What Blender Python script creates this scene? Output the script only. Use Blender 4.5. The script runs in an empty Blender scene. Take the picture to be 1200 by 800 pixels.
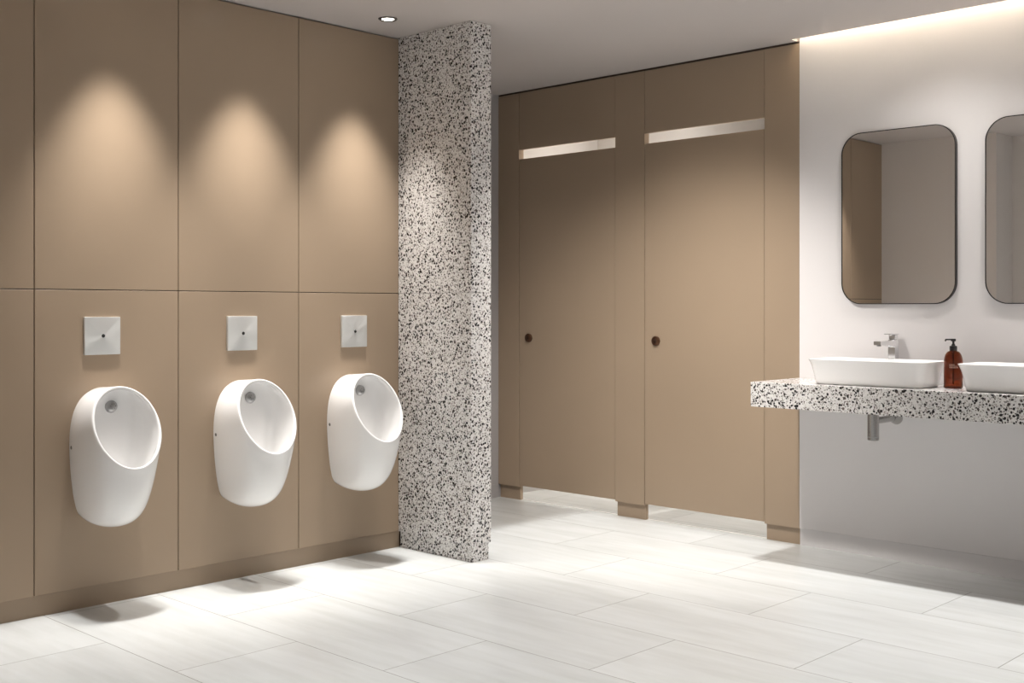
import bpy, bmesh, math, random
from mathutils import Vector, Matrix
S = bpy.context.scene
COL = S.collection
PI = math.pi

# ------------------------------------------------------------------ camera
cam = bpy.data.cameras.new('camera')
cam.lens = 1353.0 / 1200 * 36
cam.sensor_width = 36
cam.shift_y = -39.0 / 1200
cam.clip_start = 0.05
co = bpy.data.objects.new('camera', cam); COL.objects.link(co)
co.location = (4.5196, 0, 1.2215)
co.rotation_euler = (PI / 2, 0, math.atan2(1308, 1353))
S.camera = co

# ------------------------------------------------------------------ light and exposure
S.view_settings.view_transform = 'Standard'
S.view_settings.look = 'None'
S.view_settings.exposure = 0.22
S.view_settings.gamma = 1.0
S.view_settings.use_curve_mapping = False
w = bpy.data.worlds.new('world'); S.world = w; w.use_nodes = True
w.node_tree.nodes['Background'].inputs[0].default_value = (0.9, 0.85, 0.8, 1)
w.node_tree.nodes['Background'].inputs[1].default_value = 0.0

H = 2.6
VW = 5.3128            # washbasin wall / cubicle front
def area(name, loc, sx, sy, power, spread, color=(1, 1, 1), rot=(0, 0, 0)):
    l = bpy.data.lights.new(name, 'AREA'); l.shape = 'RECTANGLE'
    l.size = sx; l.size_y = sy; l.energy = power; l.spread = math.radians(spread); l.color = color
    o = bpy.data.objects.new(name, l); COL.objects.link(o); o.location = loc; o.rotation_euler = rot
    return o
def spot(name, loc, power, angle, blend, radius, color=(1, 1, 1), rot=(0, 0, 0)):
    l = bpy.data.lights.new(name, 'SPOT'); l.energy = power; l.spot_size = math.radians(angle)
    l.spot_blend = blend; l.shadow_soft_size = radius; l.color = color
    o = bpy.data.objects.new(name, l); COL.objects.link(o); o.location = loc; o.rotation_euler = rot
    return o
WARM = (1.0, 0.955, 0.90)
# added collimated area light without a fixture, straight down over the floor
area('ceiling_panel_light', (3.0, 1.85, 2.585), 6.0, 6.88, 86, 5, (1.0, 0.995, 0.985))
# added downlights out of view, brightening the washbasin wall, counter and cubicle doors
ADDED_SPOTS = [  # u, v, power, cone, aim (u, v, h)
    (2.26, 4.86, 34, 128, None), (3.00, 4.86, 34, 128, None), (3.74, 4.86, 34, 128, None), (4.48, 4.86, 34, 128, None),
    (1.40, 3.72, 300, 80, (0.72, 5.3, 0.25)), (-.15, 4.50, 24, 110, None)]
# washbasin side is also washed by the cove; see led_strip below
URINAL_SPOT_V = [2.28, 2.92, 3.545]
URINAL_POWER = 124
URINAL_TILT = math.radians(7)

# ------------------------------------------------------------------ materials
def mat(name, color=(.8, .8, .8), rough=.5, metal=0, spec=.5, coat=0, trans=0, ior=1.45, emit=None, es=0):
    m = bpy.data.materials.new(name); m.use_nodes = True
    b = m.node_tree.nodes['Principled BSDF']
    b.inputs['Base Color'].default_value = (*color, 1)
    b.inputs['Roughness'].default_value = rough
    b.inputs['Metallic'].default_value = metal
    b.inputs['Specular IOR Level'].default_value = spec
    b.inputs['Coat Weight'].default_value = coat
    b.inputs['Transmission Weight'].default_value = trans
    b.inputs['IOR'].default_value = ior
    if emit:
        b.inputs['Emission Color'].default_value = (*emit, 1)
        b.inputs['Emission Strength'].default_value = es
    return m
def nodes(m):
    nt = m.node_tree
    return nt, nt.nodes['Principled BSDF'], nt.links.new
def N(nt, t, **k):
    n = nt.nodes.new(t)
    for a, v in k.items():
        setattr(n, a, v)
    return n
def mixc(nt, L, fac, a, b, blend='MIX'):
    n = N(nt, 'ShaderNodeMix', data_type='RGBA', blend_type=blend)
    for s, v in ((0, fac), (6, a), (7, b)):
        if isinstance(v, (float, int)): n.inputs[s].default_value = v
        elif isinstance(v, tuple): n.inputs[s].default_value = v if len(v) == 4 else (*v, 1)
        else: L(v, n.inputs[s])
    return n.outputs[2]
def ramp(nt, L, src, stops):
    r = N(nt, 'ShaderNodeValToRGB'); L(src, r.inputs[0])
    e = r.color_ramp.elements
    while len(e) < len(stops): e.new(0.5)
    for i, (p, c) in enumerate(stops):
        e[i].position = p; e[i].color = (*c, 1) if len(c) == 3 else c
    return r.outputs[0]
def mth(nt, L, op, a, b=None, c=None, clamp=False):
    n = N(nt, 'ShaderNodeMath', operation=op); n.use_clamp = clamp
    for i, v in enumerate((a, b, c)):
        if v is None: continue
        if isinstance(v, (int, float)): n.inputs[i].default_value = v
        else: L(v, n.inputs[i])
    return n.outputs[0]

def laminate(name, c):
    m = mat(name, c, .34, spec=.45)
    nt, b, L = nodes(m)
    g = N(nt, 'ShaderNodeNewGeometry')
    n = N(nt, 'ShaderNodeTexNoise'); n.inputs['Scale'].default_value = 1.3; n.inputs['Detail'].default_value = 3
    L(g.outputs['Position'], n.inputs['Vector'])
    c0 = tuple(x * .97 for x in c); c1 = tuple(min(1, x * 1.03) for x in c)
    L(ramp(nt, L, n.outputs[0], [(.3, c0), (.7, c1)]), b.inputs['Base Color'])
    L(ramp(nt, L, n.outputs[0], [(.3, (.31,) * 3), (.7, (.38,) * 3)]), b.inputs['Roughness'])
    f = N(nt, 'ShaderNodeTexNoise'); f.inputs['Scale'].default_value = 420; f.inputs['Detail'].default_value = 1
    L(g.outputs['Position'], f.inputs['Vector'])
    bp = N(nt, 'ShaderNodeBump'); bp.inputs['Strength'].default_value = .04; bp.inputs['Distance'].default_value = .0005
    L(f.outputs[0], bp.inputs['Height']); L(bp.outputs[0], b.inputs['Normal'])
    return m
BROWN = (.375, .284, .202)
M_brown = laminate('beige_laminate', BROWN)
M_brown_skirt = laminate('beige_laminate_plinth', tuple(x * .92 for x in BROWN))
M_gap = mat('dark_gap', (.05, .032, .02), .8)

def plaster(name, c, rough=.6):
    m = mat(name, c, rough, spec=.3)
    nt, b, L = nodes(m)
    g = N(nt, 'ShaderNodeNewGeometry')
    n = N(nt, 'ShaderNodeTexNoise'); n.inputs['Scale'].default_value = 1.1; n.inputs['Detail'].default_value = 4
    L(g.outputs['Position'], n.inputs['Vector'])
    L(ramp(nt, L, n.outputs[0], [(.3, tuple(x * .98 for x in c)), (.7, c)]), b.inputs['Base Color'])
    f = N(nt, 'ShaderNodeTexNoise'); f.inputs['Scale'].default_value = 160; f.inputs['Detail'].default_value = 2
    L(g.outputs['Position'], f.inputs['Vector'])
    bp = N(nt, 'ShaderNodeBump'); bp.inputs['Strength'].default_value = .05; bp.inputs['Distance'].default_value = .001
    L(f.outputs[0], bp.inputs['Height']); L(bp.outputs[0], b.inputs['Normal'])
    return m
M_white = plaster('white_paint', (.80, .775, .775))
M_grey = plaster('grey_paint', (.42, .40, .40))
M_stub = plaster('light_grey_paint', (.70, .66, .63))
M_ceil = plaster('ceiling_paint', (.57, .525, .505), .7)
M_skirt = plaster('white_plinth', (.76, .74, .745), .5)
M_cubwhite = plaster('cubicle_white', (.66, .645, .63))

def terrazzo(name):
    m = mat(name, (.7, .68, .66), .2, spec=.55)
    nt, b, L = nodes(m)
    g = N(nt, 'ShaderNodeNewGeometry')
    pos = g.outputs['Position']
    nz = N(nt, 'ShaderNodeTexNoise'); nz.inputs['Scale'].default_value = 55; nz.inputs['Detail'].default_value = 1.5
    L(pos, nz.inputs['Vector'])
    sub = N(nt, 'ShaderNodeVectorMath', operation='SUBTRACT'); L(nz.outputs['Color'], sub.inputs[0]); sub.inputs[1].default_value = (.5, .5, .5)
    sc = N(nt, 'ShaderNodeVectorMath', operation='SCALE'); L(sub.outputs[0], sc.inputs[0]); sc.inputs['Scale'].default_value = .007
    ad = N(nt, 'ShaderNodeVectorMath', operation='ADD'); L(pos, ad.inputs[0]); L(sc.outputs[0], ad.inputs[1])
    def chips(scale, size, keep, off):
        mp = N(nt, 'ShaderNodeMapping'); mp.inputs['Location'].default_value = (off, off * 1.7, off * .6)
        mp.inputs['Rotation'].default_value = (.4 * off, .3, .7 + off)
        L(ad.outputs[0], mp.inputs['Vector'])
        v = N(nt, 'ShaderNodeTexVoronoi'); v.inputs['Scale'].default_value = scale
        L(mp.outputs[0], v.inputs['Vector'])
        sep = N(nt, 'ShaderNodeSeparateColor'); L(v.outputs['Color'], sep.inputs[0])
        # chip radius varies with the cell
        r = mth(nt, L, 'MULTIPLY_ADD', sep.outputs[0], size * .5, size * .6)
        d = mth(nt, L, 'SUBTRACT', r, v.outputs['Distance'])
        s = mth(nt, L, 'MULTIPLY', d, 22, clamp=True)
        k = mth(nt, L, 'LESS_THAN', sep.outputs[1], keep)
        return mth(nt, L, 'MULTIPLY', s, k), sep.outputs[2]
    base = ramp(nt, L, nz.outputs[0], [(.3, (.72, .70, .69)), (.7, (.82, .80, .785))])
    c1, r1 = chips(150, .50, .80, 3.1)
    col = mixc(nt, L, c1, base, ramp(nt, L, r1, [(0, (.30, .27, .25)), (.5, (.48, .45, .43)), (1, (.86, .84, .82))]))
    c2, r2 = chips(108, .44, .72, 7.7)
    col = mixc(nt, L, c2, col, ramp(nt, L, r2, [(0, (.035, .03, .03)), (.5, (.10, .085, .08)), (1, (.42, .38, .35))]))
    c3, r3 = chips(73, .47, .64, 1.3)
    col = mixc(nt, L, c3, col, ramp(nt, L, r3, [(0, (.012, .011, .012)), (.7, (.02, .018, .018)), (1, (.14, .11, .10))]))
    L(col, b.inputs['Base Color'])
    return m
M_terr = terrazzo('terrazzo')

# floor tile: rows .4855 deep in v, tiles .98 long in u with half offset
def floor_mat():
    m = mat('stone_tile', (.7, .7, .68), .25, spec=.5)
    nt, b, L = nodes(m)
    g = N(nt, 'ShaderNodeNewGeometry')
    sep = N(nt, 'ShaderNodeSeparateXYZ'); L(g.outputs['Position'], sep.inputs[0])
    RW, TL = .4905, .985
    yv = mth(nt, L, 'DIVIDE', mth(nt, L, 'SUBTRACT', sep.outputs[1], 2.005 - 20 * RW), RW)
    row = mth(nt, L, 'FLOOR', yv)
    fy = mth(nt, L, 'SUBTRACT', yv, row)
    odd = mth(nt, L, 'MODULO', row, 2.0)
    xs = mth(nt, L, 'SUBTRACT', sep.outputs[0], 1.01 - 20 * TL)
    xs = mth(nt, L, 'MULTIPLY_ADD', odd, TL * .5, xs)
    xv = mth(nt, L, 'DIVIDE', xs, TL)
    colm = mth(nt, L, 'FLOOR', xv)
    fx = mth(nt, L, 'SUBTRACT', xv, colm)
    def edge(f, length, wdt):
        a = mth(nt, L, 'MULTIPLY', mth(nt, L, 'MINIMUM', f, mth(nt, L, 'SUBTRACT', 1.0, f)), length)
        return mth(nt, L, 'LESS_THAN', a, wdt)
    gr = mth(nt, L, 'MAXIMUM', edge(fx, TL, .0013), edge(fy, RW, .0013))
    # per tile random
    cmb = N(nt, 'ShaderNodeCombineXYZ'); L(colm, cmb.inputs[0]); L(row, cmb.inputs[1])
    wn = N(nt, 'ShaderNodeTexWhiteNoise', noise_dimensions='3D'); L(cmb.outputs[0], wn.inputs['Vector'])
    off = N(nt, 'ShaderNodeVectorMath', operation='SCALE'); L(wn.outputs['Color'], off.inputs[0]); off.inputs['Scale'].default_value = 9.0
    ad = N(nt, 'ShaderNodeVectorMath', operation='ADD'); L(g.outputs['Position'], ad.inputs[0]); L(off.outputs[0], ad.inputs[1])
    mp = N(nt, 'ShaderNodeMapping'); mp.inputs['Scale'].default_value = (1.0, 3.6, 1.0); mp.inputs['Rotation'].default_value = (0, 0, .12)
    L(ad.outputs[0], mp.inputs['Vector'])
    n1 = N(nt, 'ShaderNodeTexNoise'); n1.inputs['Scale'].default_value = 1.7; n1.inputs['Detail'].default_value = 6; n1.inputs['Roughness'].default_value = .55
    n1.inputs['Distortion'].default_value = .3
    L(mp.outputs[0], n1.inputs['Vector'])
    mp2 = N(nt, 'ShaderNodeMapping'); mp2.inputs['Scale'].default_value = (.8, 9.0, 1.0); mp2.inputs['Rotation'].default_value = (0, 0, -.08)
    L(ad.outputs[0], mp2.inputs['Vector'])
    n2 = N(nt, 'ShaderNodeTexNoise'); n2.inputs['Scale'].default_value = 2.4; n2.inputs['Detail'].default_value = 5
    L(mp2.outputs[0], n2.inputs['Vector'])
    base = ramp(nt, L, n1.outputs[0], [(.28, (.61, .62, .615)), (.5, (.665, .68, .675)), (.72, (.715, .73, .73))])
    st = ramp(nt, L, n2.outputs[0], [(.35, (.95, .948, .94)), (.6, (1, 1, 1))])
    base = mixc(nt, L, 1.0, base, st, 'MULTIPLY')
    tint = ramp(nt, L, wn.outputs['Value'], [(0, (.96, .96, .96)), (1, (1, 1, 1))])
    base = mixc(nt, L, 1.0, base, tint, 'MULTIPLY')
    # fine pale and dark veins
    v = N(nt, 'ShaderNodeTexNoise'); v.inputs['Scale'].default_value = .9; v.inputs['Detail'].default_value = 3; v.inputs['Distortion'].default_value = 1.6
    L(mp.outputs[0], v.inputs['Vector'])
    vd = mth(nt, L, 'ABSOLUTE', mth(nt, L, 'SUBTRACT', v.outputs[0], .5))
    vm = ramp(nt, L, vd, [(0, (.35, .35, .35)), (.006, (0, 0, 0))])
    col = mixc(nt, L, gr, base, (.22, .205, .185))
    L(col, b.inputs['Base Color'])
    bp = N(nt, 'ShaderNodeBump'); bp.inputs['Strength'].default_value = .3; bp.inputs['Distance'].default_value = .001
    inv = mth(nt, L, 'SUBTRACT', 1.0, gr)
    L(inv, bp.inputs['Height']); L(bp.outputs[0], b.inputs['Normal'])
    return m
M_floor = floor_mat()
M_cer = mat('white_ceramic', (.90, .892, .885), .12, spec=.5, coat=.3)
M_chrome = mat('chrome', (.78, .78, .79), .12, metal=1)
M_spray = mat('satin_chrome', (.40, .40, .40), .28, metal=1)
M_steel = mat('brushed_steel', (.80, .81, .80), .34, metal=.65)
def brushed():
    nt, b, L = nodes(M_steel)
    # circular brushing around the sensor: rings modulate the roughness and bump
    tc = N(nt, 'ShaderNodeTexCoord')
    w_ = N(nt, 'ShaderNodeTexWave', wave_type='RINGS', rings_direction='X'); w_.inputs['Scale'].default_value = 260
    L(tc.outputs['Object'], w_.inputs['Vector'])
    bp = N(nt, 'ShaderNodeBump'); bp.inputs['Strength'].default_value = .12; bp.inputs['Distance'].default_value = .0004
    L(w_.outputs[0], bp.inputs['Height']); L(bp.outputs[0], b.inputs['Normal'])
    b.inputs['Anisotropic'].default_value = .85
    tg = N(nt, 'ShaderNodeTangent', direction_type='RADIAL', axis='X')
    L(tg.outputs[0], b.inputs['Tangent'])
brushed()
M_trap = mat('dark_chrome', (.50, .49, .48), .2, metal=1)
M_black = mat('black_plastic', (.012, .011, .011), .3)
M_frame = mat('black_metal_frame', (.02, .018, .017), .35, metal=.3)
M_mirror = mat('mirror_glass', (.80, .78, .76), .0, metal=1)
M_bronze = mat('bronze_lock', (.12, .06, .035), .3, metal=.8)
M_bronze_dark = mat('bronze_dark', (.035, .016, .01), .4, metal=.5)
M_amber = mat('amber_glass', (.42, .16, .075), .03, trans=1, ior=1.40)
M_label = mat('pale_print', (.78, .62, .5), .6)
M_trim = mat('downlight_trim', (.10, .085, .075), .4, metal=.3)
M_lamp = mat('lamp_glow', (1, 1, 1), .5, emit=(1, .95, .86), es=9)
M_led = mat('led_strip', (1, 1, 1), .5, emit=(1.0, .86, .66), es=40)
M_cublamp = mat('cubicle_lamp', (1, 1, 1), .5, emit=(1, .95, .88), es=22)
M_logo = mat('engraved_mark', (.18, .18, .17), .4, metal=.6)

# ------------------------------------------------------------------ mesh helpers
def link(name, bm, m, parent=None, smooth=False, loc=(0, 0, 0), autosmooth=None):
    me = bpy.data.meshes.new(name)
    bmesh.ops.recalc_face_normals(bm, faces=bm.faces)
    if smooth:
        for f in bm.faces: f.smooth = True
        if autosmooth:
            for e in bm.edges:
                if len(e.link_faces) == 2 and e.calc_face_angle(0) > autosmooth: e.smooth = False
    bm.to_mesh(me); bm.free()
    if isinstance(m, (list, tuple)):
        for q in m: me.materials.append(q)
    else: me.materials.append(m)
    o = bpy.data.objects.new(name, me); COL.objects.link(o)
    o.location = loc
    if parent: o.parent = parent
    return o
def empty(name, loc, label=None, cat=None, group=None, rz=0):
    o = bpy.data.objects.new(name, None); COL.objects.link(o); o.location = loc; o.rotation_euler = (0, 0, rz)
    o.empty_display_size = .05
    tag(o, label, cat, group); return o
def tag(o, label=None, cat=None, group=None, kind=None):
    if label: o['label'] = label
    if cat: o['category'] = cat
    if group: o['group'] = group
    if kind: o['kind'] = kind
    return o
def struct(name, bm, m, parent=None):
    o = link(name, bm, m, parent)
    if parent is None: o['kind'] = 'structure'
    return o
def box(x0, y0, z0, x1, y1, z1, bev=0, seg=2, bm=None):
    b = bmesh.new()
    bmesh.ops.create_cube(b, size=1)
    for v in b.verts:
        v.co = Vector(((x0 + x1) / 2 + v.co.x * (x1 - x0), (y0 + y1) / 2 + v.co.y * (y1 - y0), (z0 + z1) / 2 + v.co.z * (z1 - z0)))
    if bev: bmesh.ops.bevel(b, geom=b.edges[:], offset=bev, segments=seg, affect='EDGES', profile=.5)
    if bm is None: return b
    me = bpy.data.meshes.new('tmp'); b.to_mesh(me); b.free(); bm.from_mesh(me); bpy.data.meshes.remove(me)
    return bm
def loft(loops, closed=True, cap0=False, cap1=False, bm=None):
    bm = bm or bmesh.new()
    rows = [[bm.verts.new(p) for p in lp] for lp in loops]
    n = len(rows[0])
    for a, b in zip(rows, rows[1:]):
        for i in range(n if closed else n - 1):
            j = (i + 1) % n
            bm.faces.new((a[i], a[j], b[j], b[i]))
    if cap0: bm.faces.new(rows[0])
    if cap1: bm.faces.new(rows[-1][::-1])
    return bm
def lathe(profile, seg=40, axis='Z', bm=None):
    """profile: list of (r, h). r==0 closes to the axis."""
    bm = bm or bmesh.new()
    def P(r, h, a):
        c, s = r * math.cos(a), r * math.sin(a)
        return {'Z': (c, s, h), 'X': (h, c, s), 'Y': (c, h, s)}[axis]
    rows = []
    for r, h in profile:
        if r < 1e-7: rows.append([bm.verts.new(P(0, h, 0))])
        else: rows.append([bm.verts.new(P(r, h, 2 * PI * i / seg)) for i in range(seg)])
    for a, b in zip(rows, rows[1:]):
        for i in range(seg):
            j = (i + 1) % seg
            if len(a) == 1 and len(b) == 1: break
            if len(a) == 1: bm.faces.new((a[0], b[i], b[j]))
            elif len(b) == 1: bm.faces.new((a[i], a[j], b[0]))
            else: bm.faces.new((a[i], a[j], b[j], b[i]))
    return bm
def rrect(w, d, r, n=8):
    """rounded rectangle outline in 2D, centred, ccw"""
    pts = []
    for cx, cy, a0 in ((w / 2 - r, d / 2 - r, 0), (-w / 2 + r, d / 2 - r, PI / 2), (-w / 2 + r, -d / 2 + r, PI), (w / 2 - r, -d / 2 + r, 1.5 * PI)):
        for i in range(n + 1):
            a = a0 + PI / 2 * i / n
            pts.append((cx + r * math.cos(a), cy + r * math.sin(a)))
    return pts
def copy_tree(o, parent=None):
    c = o.copy(); COL.objects.link(c)
    if parent: c.parent = parent
    for ch in [q for q in bpy.data.objects if q.parent == o and q != c]:
        copy_tree(ch, c)
    return c

# ------------------------------------------------------------------ room shell
UL = -0.74       # far side wall behind the terrazzo screen
UR, VB = 7.0, -1.8
VC = 6.78       # back wall of the cubicles
struct('floor', box(UL - .1, VB - .1, -.08, UR + .1, VC + .1, 0), M_floor)
# ceiling with the light cove slot along the washbasin wall
SLOT = .05; SL0 = 1.43
bm = box(UL - .1, VB - .1, H, UR + .1, VW - SLOT, H + .03)
box(UL - .1, VW - SLOT, H, SL0, VC + .1, H + .03, bm=bm)
struct('ceiling', bm, M_ceil)
# cove box above the slot
bm = box(SL0, VW - .20, H + .20, UR + .1, VW, H + .22)
box(SL0, VW - .22, H + .03, UR + .1, VW - .20, H + .22, bm=bm)
box(SL0 - .02, VW - .22, H + .03, SL0, VW, H + .22, bm=bm)
struct('trim_1', bm, M_white)
led = link('led_strip', box(SL0 + .01, VW - .075, H + .190, UR, VW - .045, H + .1995), M_led)
tag(led, 'warm glowing light strip hidden in the ceiling cove above the mirrors', 'light strip')

# left wall: backing plus laminate panels and recessed plinth
L0, L1 = 1.43, 3.84
wl = struct('wall_left', box(-.12, VB, 0, -.020, L1 + .13, H), M_gap)
vs = [1.334, 1.964, 2.594, 3.224, 3.84]
g_ = .0019
for a, b in zip(vs, vs[1:]):
    for z0, z1 in ((.085, 1.2965 - g_), (1.2965 + g_, 2.594)):
        link('wall_panel', box(-.0195, a + g_, z0, 0, b - (g_ if b < 3.8 else 0), z1, .0010, 1), M_brown, wl)
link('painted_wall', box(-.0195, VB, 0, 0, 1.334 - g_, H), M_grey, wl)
struct('baseboard_left', box(-.0195, 1.335, 0, -.010, L1 + .0135, .083), M_brown_skirt)
# far left side wall behind the screen, with plinth
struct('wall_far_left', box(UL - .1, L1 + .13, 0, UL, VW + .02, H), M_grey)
struct('wall_cubicle_left', box(UL - .1, VW + .02, 0, UL, VC, H), M_cubwhite)
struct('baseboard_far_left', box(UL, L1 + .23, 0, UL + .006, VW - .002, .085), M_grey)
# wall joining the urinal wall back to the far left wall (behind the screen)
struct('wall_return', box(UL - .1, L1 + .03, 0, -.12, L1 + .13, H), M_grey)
# washbasin wall
struct('wall_right', box(1.4465, VW, .088, UR + .1, VW + .12, H + .2), M_white)
struct('baseboard_right', box(1.4465, VW + .006, 0, UR + .1, VW + .12, .086), M_skirt)
# back wall of the cubicles
bm = box(UL - .1, VC, 0, 1.55, VC + .1, H)
box(UL, 6.316, 0, .326, VC, H, bm=bm)
struct('wall_back', bm, M_cubwhite)
# wall behind the camera side, stub seen in the mirrors
bm = box(.0005, 1.10, 0, .955, 1.43, H)
box(.0005, .98, 0, 1.09, 1.10, H, bm=bm)
struct('wall_front', bm, M_stub)
struct('wall_rear', box(-.12, VB - .1, 0, UR + .1, VB, H), M_white)
struct('wall_side', box(UR, VB, 0, UR + .1, VW, H), M_white)

# ------------------------------------------------------------------ terrazzo screen
ts = empty('partition_wall', (0, L1, 0), 'floor to ceiling speckled terrazzo partition at the end of the urinal wall', 'partition')
SU, ST = .535, .135
link('lower_panel', box(0, 0, .083, SU, ST, 1.2955, .0012, 1), M_terr, ts)
link('upper_panel', box(0, 0, 1.2970, SU, ST, 2.5995, .0012, 1), M_terr, ts)
link('plinth', box(0, .014, 0, SU - .006, ST - .012, .083), M_terr, ts)

# ------------------------------------------------------------------ cubicles
def lock(parent, u, h):
    k = link('lock', lathe([(0, -.016), (.016, -.016), (.0185, -.0145), (.0245, -.0135), (.027, -.010), (.027, 0)], 36, 'Y'), M_bronze, parent, True, (u, 0, h), .6)
    link('indicator', lathe([(0, -.0185), (.009, -.0185), (.0115, -.0165), (.0115, -.0155)], 28, 'Y'), M_bronze_dark, k, True, (0, 0, 0), .6)
    b = box(-.0018, -.0205, -.007, .0018, -.018, .007)
    link('coin_slot', b, M_bronze, k)
def cubicle(loc, label, pil, door, side, lockm):
    t = empty('toilet_cubicle', loc, label, 'toilet cubicle')
    ox = loc[0]
    T = .045
    for a, b in pil:
        link('pilaster', box(a - ox, 0, .085, b - ox, T, 2.588, .001, 1), M_brown, t)
        link('plinth', box(a - ox + .003, .018, 0, b - ox - .003, T - .004, .0845), M_brown, t)
    d0, d1 = door
    D = link('door', box(d0 - ox + .0036, .002, .094, d1 - ox - .003, .022, 2.168, .001, 1), M_brown, t)
    lock(D, lockm - ox, 1.035)
    for e0, e1 in ((d0, d0 + .014), (d1 - .014, d1)):
        link('door_stop', box(e0 - ox + .0003, .0225, .10, e1 - ox - .0003, .043, 2.16), M_brown_skirt, t)  # strip added behind the door gap to block the light from inside
    D.location = (0, 0, 0)
    link('fascia_panel', box(d0 - ox + .0022, .002, 2.228, d1 - ox - .0022, .022, 2.588, .001, 1), M_brown, t)
    if side is not None:
        link('side_panel', box(side - ox, T, .16, side - ox + .02, VC - VW - .001, H - .0005), M_cubwhite, t)
    return t
cubicle((-.556, VW, 0), 'left brown toilet cubicle with paler lock, nearest the terrazzo partition', [(-.739, -.556)], (-.556, .229), None, -.467)
cubicle((.444, VW, 0), 'right brown toilet cubicle with dark round lock, next to the white washbasin wall', [(.229, .444), (1.239, 1.446)], (.444, 1.239), .327, .529)
struct('wall_cubicle_right', box(1.4465, VW + .121, 0, 1.5465, VC, H), M_cubwhite)
struct('trim_2', box(UL, VW + .004, 2.590, 1.446, VW + .04, 2.5995), M_gap)
th = link('floor_threshold', box(-.73, VW + .030, 0.0, 1.44, VW + .044, .002), mat('pale_metal', (.8, .8, .78), .3, metal=.6))  # thin pale strip along the floor below the cubicle doors
tag(th, 'thin pale metal floor strip running under the brown cubicle doors', 'threshold')
th['kind'] = 'structure'; th.name = 'trim_3'; del th['label']; del th['category']
for u, lab in ((-.2, 'round ceiling lamp inside the left toilet cubicle'), (.85, 'round ceiling lamp inside the right toilet cubicle')):
    cl = empty('ceiling_lamp', (u, VW + .5, H - .0005), lab, 'ceiling lamp')
    link('lamp_housing', lathe([(.13, 0), (.13, -.02), (.12, -.024)], 40), M_skirt, cl, True, (0, 0, 0), .6)
    link('diffuser', lathe([(0, -.028), (.10, -.027), (.12, -.022), (.12, 0)], 40), M_cublamp, cl, True, (0, 0, 0), .6)
    sp = spot('lamp_beam', (0, 0, -.03), 190, 120, .6, .10, (1, .96, .9)); sp.parent = cl

# ------------------------------------------------------------------ downlights
def downlight(u, v, label, power, angle, blend, grp=None, radius=.022):
    t = empty('recessed_downlight', (u, v, H), label, 'downlight', grp)
    link('trim_ring', lathe([(.030, .0), (.030, -.003), (.034, -.005), (.044, -.004), (.046, -.001), (.046, 0)], 40), M_trim, t, True, (0, 0, 0), .7)
    link('lamp', lathe([(0, -.0028), (.026, -.0026), (.0305, -.0015), (.0305, 0)], 40), M_lamp, t, True)
    s = spot('downlight_beam', (0, 0, -.012), power, angle, blend, radius, WARM)
    s.parent = t
    return t
names = {1.62: 'small round downlight nearest the camera along the urinal wall', 2.28: 'small round downlight above the nearest urinal',
         2.92: 'small round downlight above the middle urinal', 3.545: 'small round downlight in the ceiling by the terrazzo partition'}
for v in URINAL_SPOT_V:
    t = downlight(.27, v, names[v], URINAL_POWER, 58, 1.0, None, .05)
    b = [q for q in t.children if q.type == 'LIGHT'][0]
    b.rotation_euler = (0, URINAL_TILT, 0)
rl = ['small round downlight in the ceiling before the left washbasin', 'small round downlight in the ceiling before the right washbasin',
      'small round downlight before the counter, third along from the cubicles', 'small round downlight before the counter, farthest from the cubicles',
      'small round downlight tilted towards the right toilet cubicle', 'small round downlight before the left toilet cubicle, behind the terrazzo partition']
for (u, v, pw, cone, aim), lab in zip(ADDED_SPOTS, rl):  # unseen lamps added to carry the extra room light
    t = downlight(u, v, lab, pw, cone, 1.0, None, .06)
    if aim:
        b = [q for q in t.children if q.type == 'LIGHT'][0]
        b.rotation_euler = (Vector(aim) - Vector((u, v, H))).to_track_quat('-Z', 'Y').to_euler()

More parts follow.
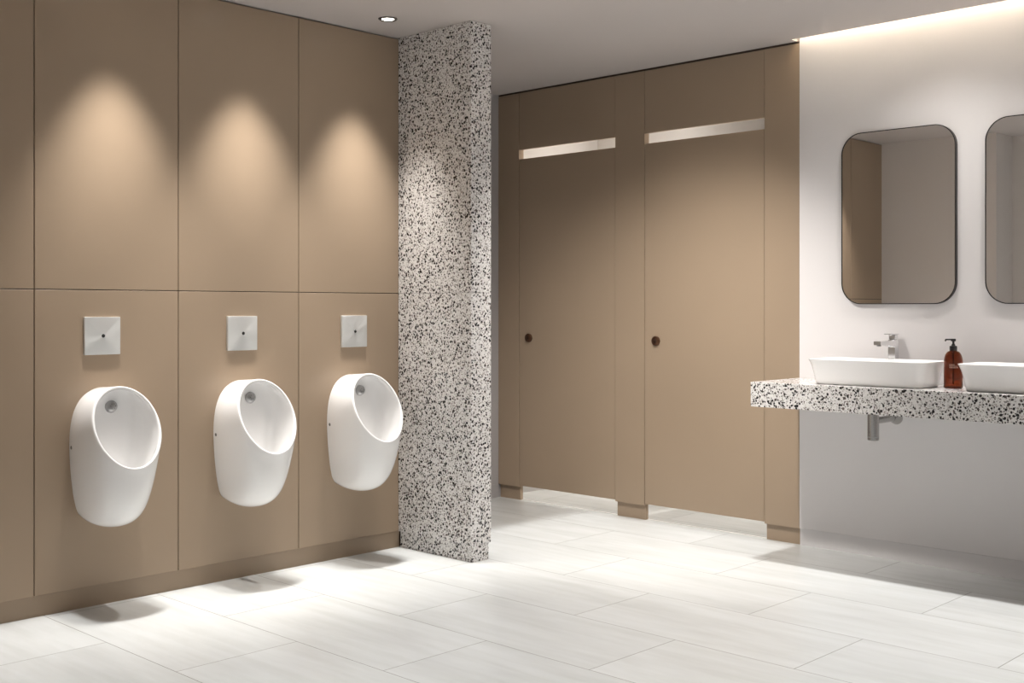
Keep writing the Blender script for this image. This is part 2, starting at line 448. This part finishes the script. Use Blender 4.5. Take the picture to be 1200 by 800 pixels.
# ------------------------------------------------------------------ urinals
def catmull(pts, n):
    """closed curve through pts, n samples, uniform by index"""
    out = []; k = len(pts)
    for i in range(n):
        t = i / n * k; j = int(t); f = t - j
        p = [Vector(pts[(j + q) % k]) for q in (-1, 0, 1, 2)]
        out.append(.5 * ((2 * p[1]) + (-p[0] + p[2]) * f + (2 * p[0] - 5 * p[1] + 4 * p[2] - p[3]) * f * f + (-p[0] + 3 * p[1] - 3 * p[2] + p[3]) * f ** 3))
    return out
def make_urinal(v, label):
    t = empty('urinal', (0, v, 0), label, 'urinal', None)
    NS = 96
    # back outline on the wall (v, h), from the top round
    half = [(0, .897), (.048, .886), (.090, .855), (.118, .808), (.133, .75), (.1385, .68), (.136, .60), (.129, .52), (.117, .44), (.098, .385), (.055, .357), (0, .350)]
    outline = half + [(-a, b) for a, b in half[-2:0:-1]]
    bk = catmull([(a, b, 0) for a, b in outline], NS)
    cu, ch, A, B, T = .217, .744, .180, .1435, .445
    def rim(s, da=0, dn=0):
        a, b = A + da, B + da
        c = math.cos(s)
        # egg: the lower end slightly narrower
        along = a * c
        return Vector((cu - along * math.sin(T) + dn * math.cos(T), b * math.sin(s) * (1 + .035 * c), ch + along * math.cos(T) + dn * math.sin(T)))
    loops = []
    K = 22
    for k in range(K + 1):
        q = k / K
        lp = []
        for i in range(NS):
            s = 2 * PI * i / NS
            b0 = Vector((-.001 + .0, bk[i].x, bk[i].y))
            r0 = rim(s)
            w_ = max(0.0, -math.cos(s)) ** 1.3          # 1 at the bottom
            x = abs(math.sin(s))
            c1 = b0.lerp(r0, 1 / 3); c2 = b0.lerp(r0, 2 / 3)
            # at the bottom the shell runs out flat, then rises steeply to the lip
            cb1 = Vector((.120, b0.y * 1.02, .322)); cb2 = Vector((.262, r0.y * .82 + b0.y * .1, .315))
            c1 = c1.lerp(cb1, w_); c2 = c2.lerp(cb2, w_)
            # sides bulge slightly
            c1.y += .010 * math.copysign(1, math.sin(s)) * x * (1 - w_); c2.y += .006 * math.copysign(1, math.sin(s)) * x * (1 - w_)
            # near the wall the side runs straight out
            p = (1 - q) ** 3 * b0 + 3 * (1 - q) ** 2 * q * c1 + 3 * (1 - q) * q * q * c2 + q ** 3 * r0
            lp.append(p)
        loops.append(lp)
    # rounded lip
    for da, dn in ((-.0015, .0035), (-.005, .0052), (-.009, .0040), (-.0115, .000), (-.0125, -.006)):
        loops.append([rim(2 * PI * i / NS, da, dn) for i in range(NS)])
    # inside bowl
    inner_end = []
    for i in range(NS):
        b0 = bk[i]
        inner_end.append(Vector((.078, b0.x * .50, .72 + (b0.y - .66) * .50)))
    KI = 14
    for k in range(1, KI + 1):
        q = k / KI
        lp = []
        for i in range(NS):
            s = 2 * PI * i / NS
            r1 = rim(s, -.0125, -.006); e = inner_end[i]
            w_ = max(0.0, -math.cos(s)) ** 1.3
            c2 = Vector((.078, e.y * 1.75, .72 + (e.z - .72) * 1.72))
            c1 = r1.lerp(c2, .45)
            c1 = c1.lerp(Vector((.235, r1.y * .9, .46)), w_); c2 = c2.lerp(Vector((.085, e.y * 1.6, .435)), w_)
            lp.append((1 - q) ** 3 * r1 + 3 * (1 - q) ** 2 * q * c1 + 3 * (1 - q) * q * q * c2 + q ** 3 * e)
        loops.append(lp)
    for f in (.85, .6, .3):
        loops.append([Vector((.078, p.y * f, .72 + (p.z - .72) * f)) for p in inner_end])
    bm = loft(loops, True, cap0=True, cap1=True)
    link('bowl', bm, M_cer, t, True, (0, 0, 0), 1.1)
    # spray head on the inside back wall
    sp = link('spray_head', lathe([(0, .018), (.014, .0165), (.021, .013), (.0238, .007), (.0238, .003), (.0262, 0), (.0262, -.006)], 36, 'X'), M_spray, t, True, (.0792, 0, .822), .8)
    sp.rotation_euler = (0, -.12, 0)
    b = bmesh.new()
    for j in range(6):
        a = j * PI / 3
        box(.0166, .010 * math.cos(a) - .0014, .010 * math.sin(a) - .0014, .0182, .010 * math.cos(a) + .0014, .010 * math.sin(a) + .0014, bm=b)
    link('spray_hole', b, M_black, sp)
    # fixing screws in the side of the shell
    for sgn in (-1, 1):
        link('fixing_screw', lathe([(0, sgn * .003), (.0062, sgn * .0026), (.0078, sgn * .001), (.0078, -sgn * .008)], 20, 'Y'), M_logo, t, True, (.026, sgn * .1410, .662), .6)
    return t
UV = [2.245, 2.905, 3.528]
ul = ['white wall-hung urinal nearest the camera, at the left edge of the row', 'white wall-hung urinal in the middle of the row of three',
      'white wall-hung urinal beside the terrazzo partition']
u0 = make_urinal(UV[0], ul[0])
for i in (1, 2):
    c = copy_tree(u0); c.location = (0, UV[i], 0); c['label'] = ul[i]

# ------------------------------------------------------------------ flush plates
def make_plate(v, label):
    t = empty('flush_plate', (0, v, 1.108), label, 'flush plate', None)
    n = 6
    S2 = .0775
    loops = []
    base = rrect(2 * S2, 2 * S2, .0025, 3)
    def R(k, x): return [(x, a * k, b * k) for a, b in base]
    bm = loft([R(1, 0), R(1, .0095), R(.988, .0115), R(.97, .0118)], True, cap0=True)
    # shallow cone face towards the sensor
    seg = 16
    outer = R(.97, .0118)
    rows = [[Vector(p) for p in outer]]
    for q in (.25, .5, .75, .9, 1.0):
        lp = []
        for p in outer:
            a = math.atan2(p[2], p[1]); rr = math.hypot(p[1], p[2])
            r = rr * (1 - q) + .006 * q
            lp.append(Vector((.0118 + .0050 * q, r * math.cos(a), r * math.sin(a))))
        rows.append(lp)
    loft(rows, True, cap1=True, bm=bm)
    bmesh.ops.remove_doubles(bm, verts=bm.verts, dist=1e-6)
    link('plate', bm, M_steel, t, True, (0, 0, 0), .35)
    link('sensor', lathe([(0, .0198), (.005, .0192), (.0075, .0175), (.0078, .0125)], 24, 'X'), M_black, t, True)
    b = box(.0119, .055, -.066, .0124, .0575, -.058)
    box(.0119, .0585, -.066, .0124, .061, -.0605, bm=b); box(.0119, .062, -.066, .0124, .0645, -.062, bm=b)
    link('logo', b, M_logo, t)
    return t
PV = [2.243, 2.910, 3.549]
pl = ['square steel flush plate with sensor above the nearest urinal', 'square steel flush plate with sensor above the middle urinal',
      'square steel flush plate with sensor above the urinal by the terrazzo partition']
p0 = make_plate(PV[0], pl[0])
for i in (1, 2):
    c = copy_tree(p0); c.location = (0, PV[i], 1.108); c['label'] = pl[i]

# ------------------------------------------------------------------ counter
CT, CB, CF = .862, .742, 4.868
ct = link('countertop', box(1.4355, CF, CB, 3.75, VW - .0006, CT, .0012, 1), M_terr)
tag(ct, 'thick speckled terrazzo washbasin counter fixed to the white wall', 'counter')

# ------------------------------------------------------------------ basins
def make_basin(u, label):
    t = empty('washbasin', (u, 5.066, CT), label, 'washbasin', None)
    W, D, Ht = .588, .290, .118
    prof = [(.515, .225, .040, 0.0005), (.525, .235, .044, .004), (.530, .240, .046, .010), (.537, .246, .048, .030), (.548, .256, .050, .060),
            (.563, .270, .054, .090), (.578, .282, .056, .108), (W - .002, D - .002, .058, .1155), (W, D, .058, .1170), (W - .003, D - .003, .057, .1182),
            (W - .010, D - .010, .054, .1180), (W - .015, D - .015, .052, .114), (W - .022, D - .022, .050, .100), (W - .040, D - .040, .046, .060),
            (W - .070, D - .070, .040, .030), (W - .13, D - .12, .036, .018), (.25, .08, .03, .014), (.05, .05, .024, .012)]
    loops = [[Vector((a, b, z)) for a, b in rrect(w_, d_, r, 8)] for w_, d_, r, z in prof]
    link('bowl', loft(loops, True, cap0=True, cap1=True), M_cer, t, True, (0, 0, 0), 1.0)
    link('waste', lathe([(0, .0165), (.022, .016), (.028, .0138), (.028, .011)], 30), M_chrome, t, True, (0, 0, 0), .7)
    return t
b0 = make_basin(1.990, 'white rectangular washbasin left of the brown soap bottle')
b1 = copy_tree(b0); b1.location.x = 2.712; b1['label'] = 'white rectangular washbasin right of the brown soap bottle'

# ------------------------------------------------------------------ taps
def make_tap(u, label):
    t = empty('basin_tap', (u, 5.262, CT), label, 'tap', None)
    link('base_ring', lathe([(.0255, .0002), (.0255, .004), (.023, .006), (.0, .006)], 32), M_chrome, t, True, (0, 0, 0), .7)
    link('body', box(-.0185, -.020, .003, .0185, .020, .208, .003, 2), M_chrome, t)
    # spout, slightly tapered
    def sec(y, z0, z1, hw): return [Vector((-hw, y, z0)), Vector((hw, y, z0)), Vector((hw, y, z1)), Vector((-hw, y, z1))]
    sp = loft([sec(-.018, .172, .205, .0175), sec(-.075, .182, .204, .0175), sec(-.168, .186, .203, .0175)], True, cap0=True, cap1=True)
    bmesh.ops.bevel(sp, geom=[e for e in sp.edges if e.calc_face_angle(0) > .5], offset=.0015, segments=1, affect='EDGES')
    s = link('spout', sp, M_chrome, t)
    link('aerator', lathe([(.0105, .004), (.0105, -.006), (.0085, -.007), (0, -.007)], 24), M_spray, s, True, (0, -.150, .186), .6)
    link('cartridge_cap', box(-.016, -.017, .2085, .016, .017, .232, .003, 2), M_chrome, t)
    lv = box(-.0185, -.062, .2325, .0185, .022, .2375, .0015, 2)
    link('lever', lv, M_chrome, t)
    return t
t0 = make_tap(1.982, 'square chrome mixer tap standing behind the left washbasin')
t1 = copy_tree(t0); t1.location.x = 2.704; t1['label'] = 'square chrome mixer tap standing behind the right washbasin'

# ------------------------------------------------------------------ traps
def make_trap(u, label):
    t = empty('bottle_trap', (u, 5.075, CB), label, 'bottle trap', None)
    link('trap_body', lathe([(0, -.140), (.024, -.140), (.0265, -.1375), (.0265, -.004), (.024, -.001), (0, -.001)], 40), M_trap, t, True, (0, 0, 0), .6)
    link('seam_ring', lathe([(.0266, -.126), (.0274, -.1255), (.0274, -.1235), (.0266, -.123)], 40), M_spray, t, True)
    a = lathe([(.016, .018), (.016, .150), (.0165, VW - 5.075 - .02)], 32, 'Y')
    link('waste_pipe', a, M_trap, t, True, (0, 0, -.050), .6)
    e = VW - 5.075
    link('wall_flange', lathe([(.0168, e - .045), (.020, e - .040), (.030, e - .012), (.033, e - .003), (.033, e - .0003)], 36, 'Y'), M_trap, t, True, (0, 0, -.050), .8)
    return t
q0 = make_trap(1.972, 'chrome bottle trap hanging under the counter below the left washbasin')
q1 = copy_tree(q0); q1.location.x = 2.694; q1['label'] = 'chrome bottle trap hanging under the counter below the right washbasin'

# ------------------------------------------------------------------ soap bottle
sb = empty('soap_dispenser', (2.343, 5.100, CT), 'amber brown pump soap bottle with black pump between the two washbasins', 'soap bottle', rz=.0)
r = .0405
outer = [(0, .0008), (r - .004, .0008), (r - .001, .0025), (r, .007), (r, .118)]
for i in range(1, 10):
    a = PI / 2 * i / 9
    outer.append((.015 + (r - .015) * math.cos(a), .118 + .050 * math.sin(a)))
outer += [(.0145, .175)]
inner = [(.0125, .175), (.0125, .166)]
for i in range(8, -1, -1):
    a = PI / 2 * i / 9
    inner.append((.0125 + (r - .0150) * math.cos(a), .117 + .047 * math.sin(a)))
inner += [(r - .0025, .010), (r - .006, .005), (0, .005)]
link('bottle', lathe(outer + inner, 56), M_amber, sb, True, (0, 0, 0), 1.2)
link('collar', lathe([(0, .170), (.0155, .170), (.0165, .172), (.0165, .188), (.0155, .190), (.009, .192), (.007, .198), (.005, .200), (.005, .212), (0, .212)], 32), M_black, sb, True, (0, 0, 0), .6)
pm = lathe([(0, .211), (.010, .211), (.011, .213), (.011, .221), (.009, .223), (0, .223)], 28)
box(-.036, -.0045, .2155, .002, .0045, .2225, .0015, 2, bm=pm)
box(-.038, -.003, .211, -.032, .003, .219, .001, 1, bm=pm)
ph = link('pump_head', pm, M_black, sb); ph.rotation_euler = (0, 0, .75)
link('dip_tube', lathe([(0, .015), (.003, .015), (.003, .170), (0, .170)], 14), M_bronze_dark, sb, True)
# printed lines facing the camera
random.seed(4)
ln = bmesh.new()
facing = math.atan2(0 - 5.10, 4.52 - 2.343)
for z, w0 in ((.108, .020), (.101, .036), (.0945, .036)):
    a = -.42
    while a < -.42 + w0 / r:
        wd = random.uniform(.05, .12)
        pts = []
        for s in (0, 1):
            for hh in (-.0012, .0012):
                aa = facing + a + wd * s
                pts.append((((r + .0004) * math.cos(aa)), ((r + .0004) * math.sin(aa)), z + hh))
        vv = [ln.verts.new(p) for p in (pts[0], pts[2], pts[3], pts[1])]
        ln.faces.new(vv)
        a += wd + .03
link('printed_text', ln, M_label, sb)

# ------------------------------------------------------------------ mirrors
def make_mirror(u, label):
    t = empty('wall_mirror', (u, VW, 1.664), label, 'mirror', None)
    W, Hh, R_ = .579, .846, .105
    o = rrect(W, Hh, R_, 14); i_ = rrect(W - .008, Hh - .008, R_ - .004, 14)
    lp = lambda q, y: [Vector((a, y, b)) for a, b in q]
    fr = loft([lp(i_, -.021), lp(i_, -.0235), lp(o, -.0235), lp(o, -.003), lp(i_, -.003), lp(i_, -.021)], True)
    link('frame', fr, M_frame, t)
    gl = loft([lp(rrect(W - .0085, Hh - .0085, R_ - .0042, 14), -.0215), lp(rrect(W - .0085, Hh - .0085, R_ - .0042, 14), -.016)], True, cap0=True, cap1=True)
    link('mirror_glass', gl, M_mirror, t)
    bkp = box(-.22, -.0155, -.33, .22, -.0003, .33)
    link('backing', bkp, M_black, t)
    return t
m0 = make_mirror(1.9835, 'black-rimmed rounded mirror above the left washbasin, reflecting brown panels')
m1 = copy_tree(m0); m1.location.x = 2.6985; m1['label'] = 'black-rimmed rounded mirror above the right washbasin, cut by the picture edge'
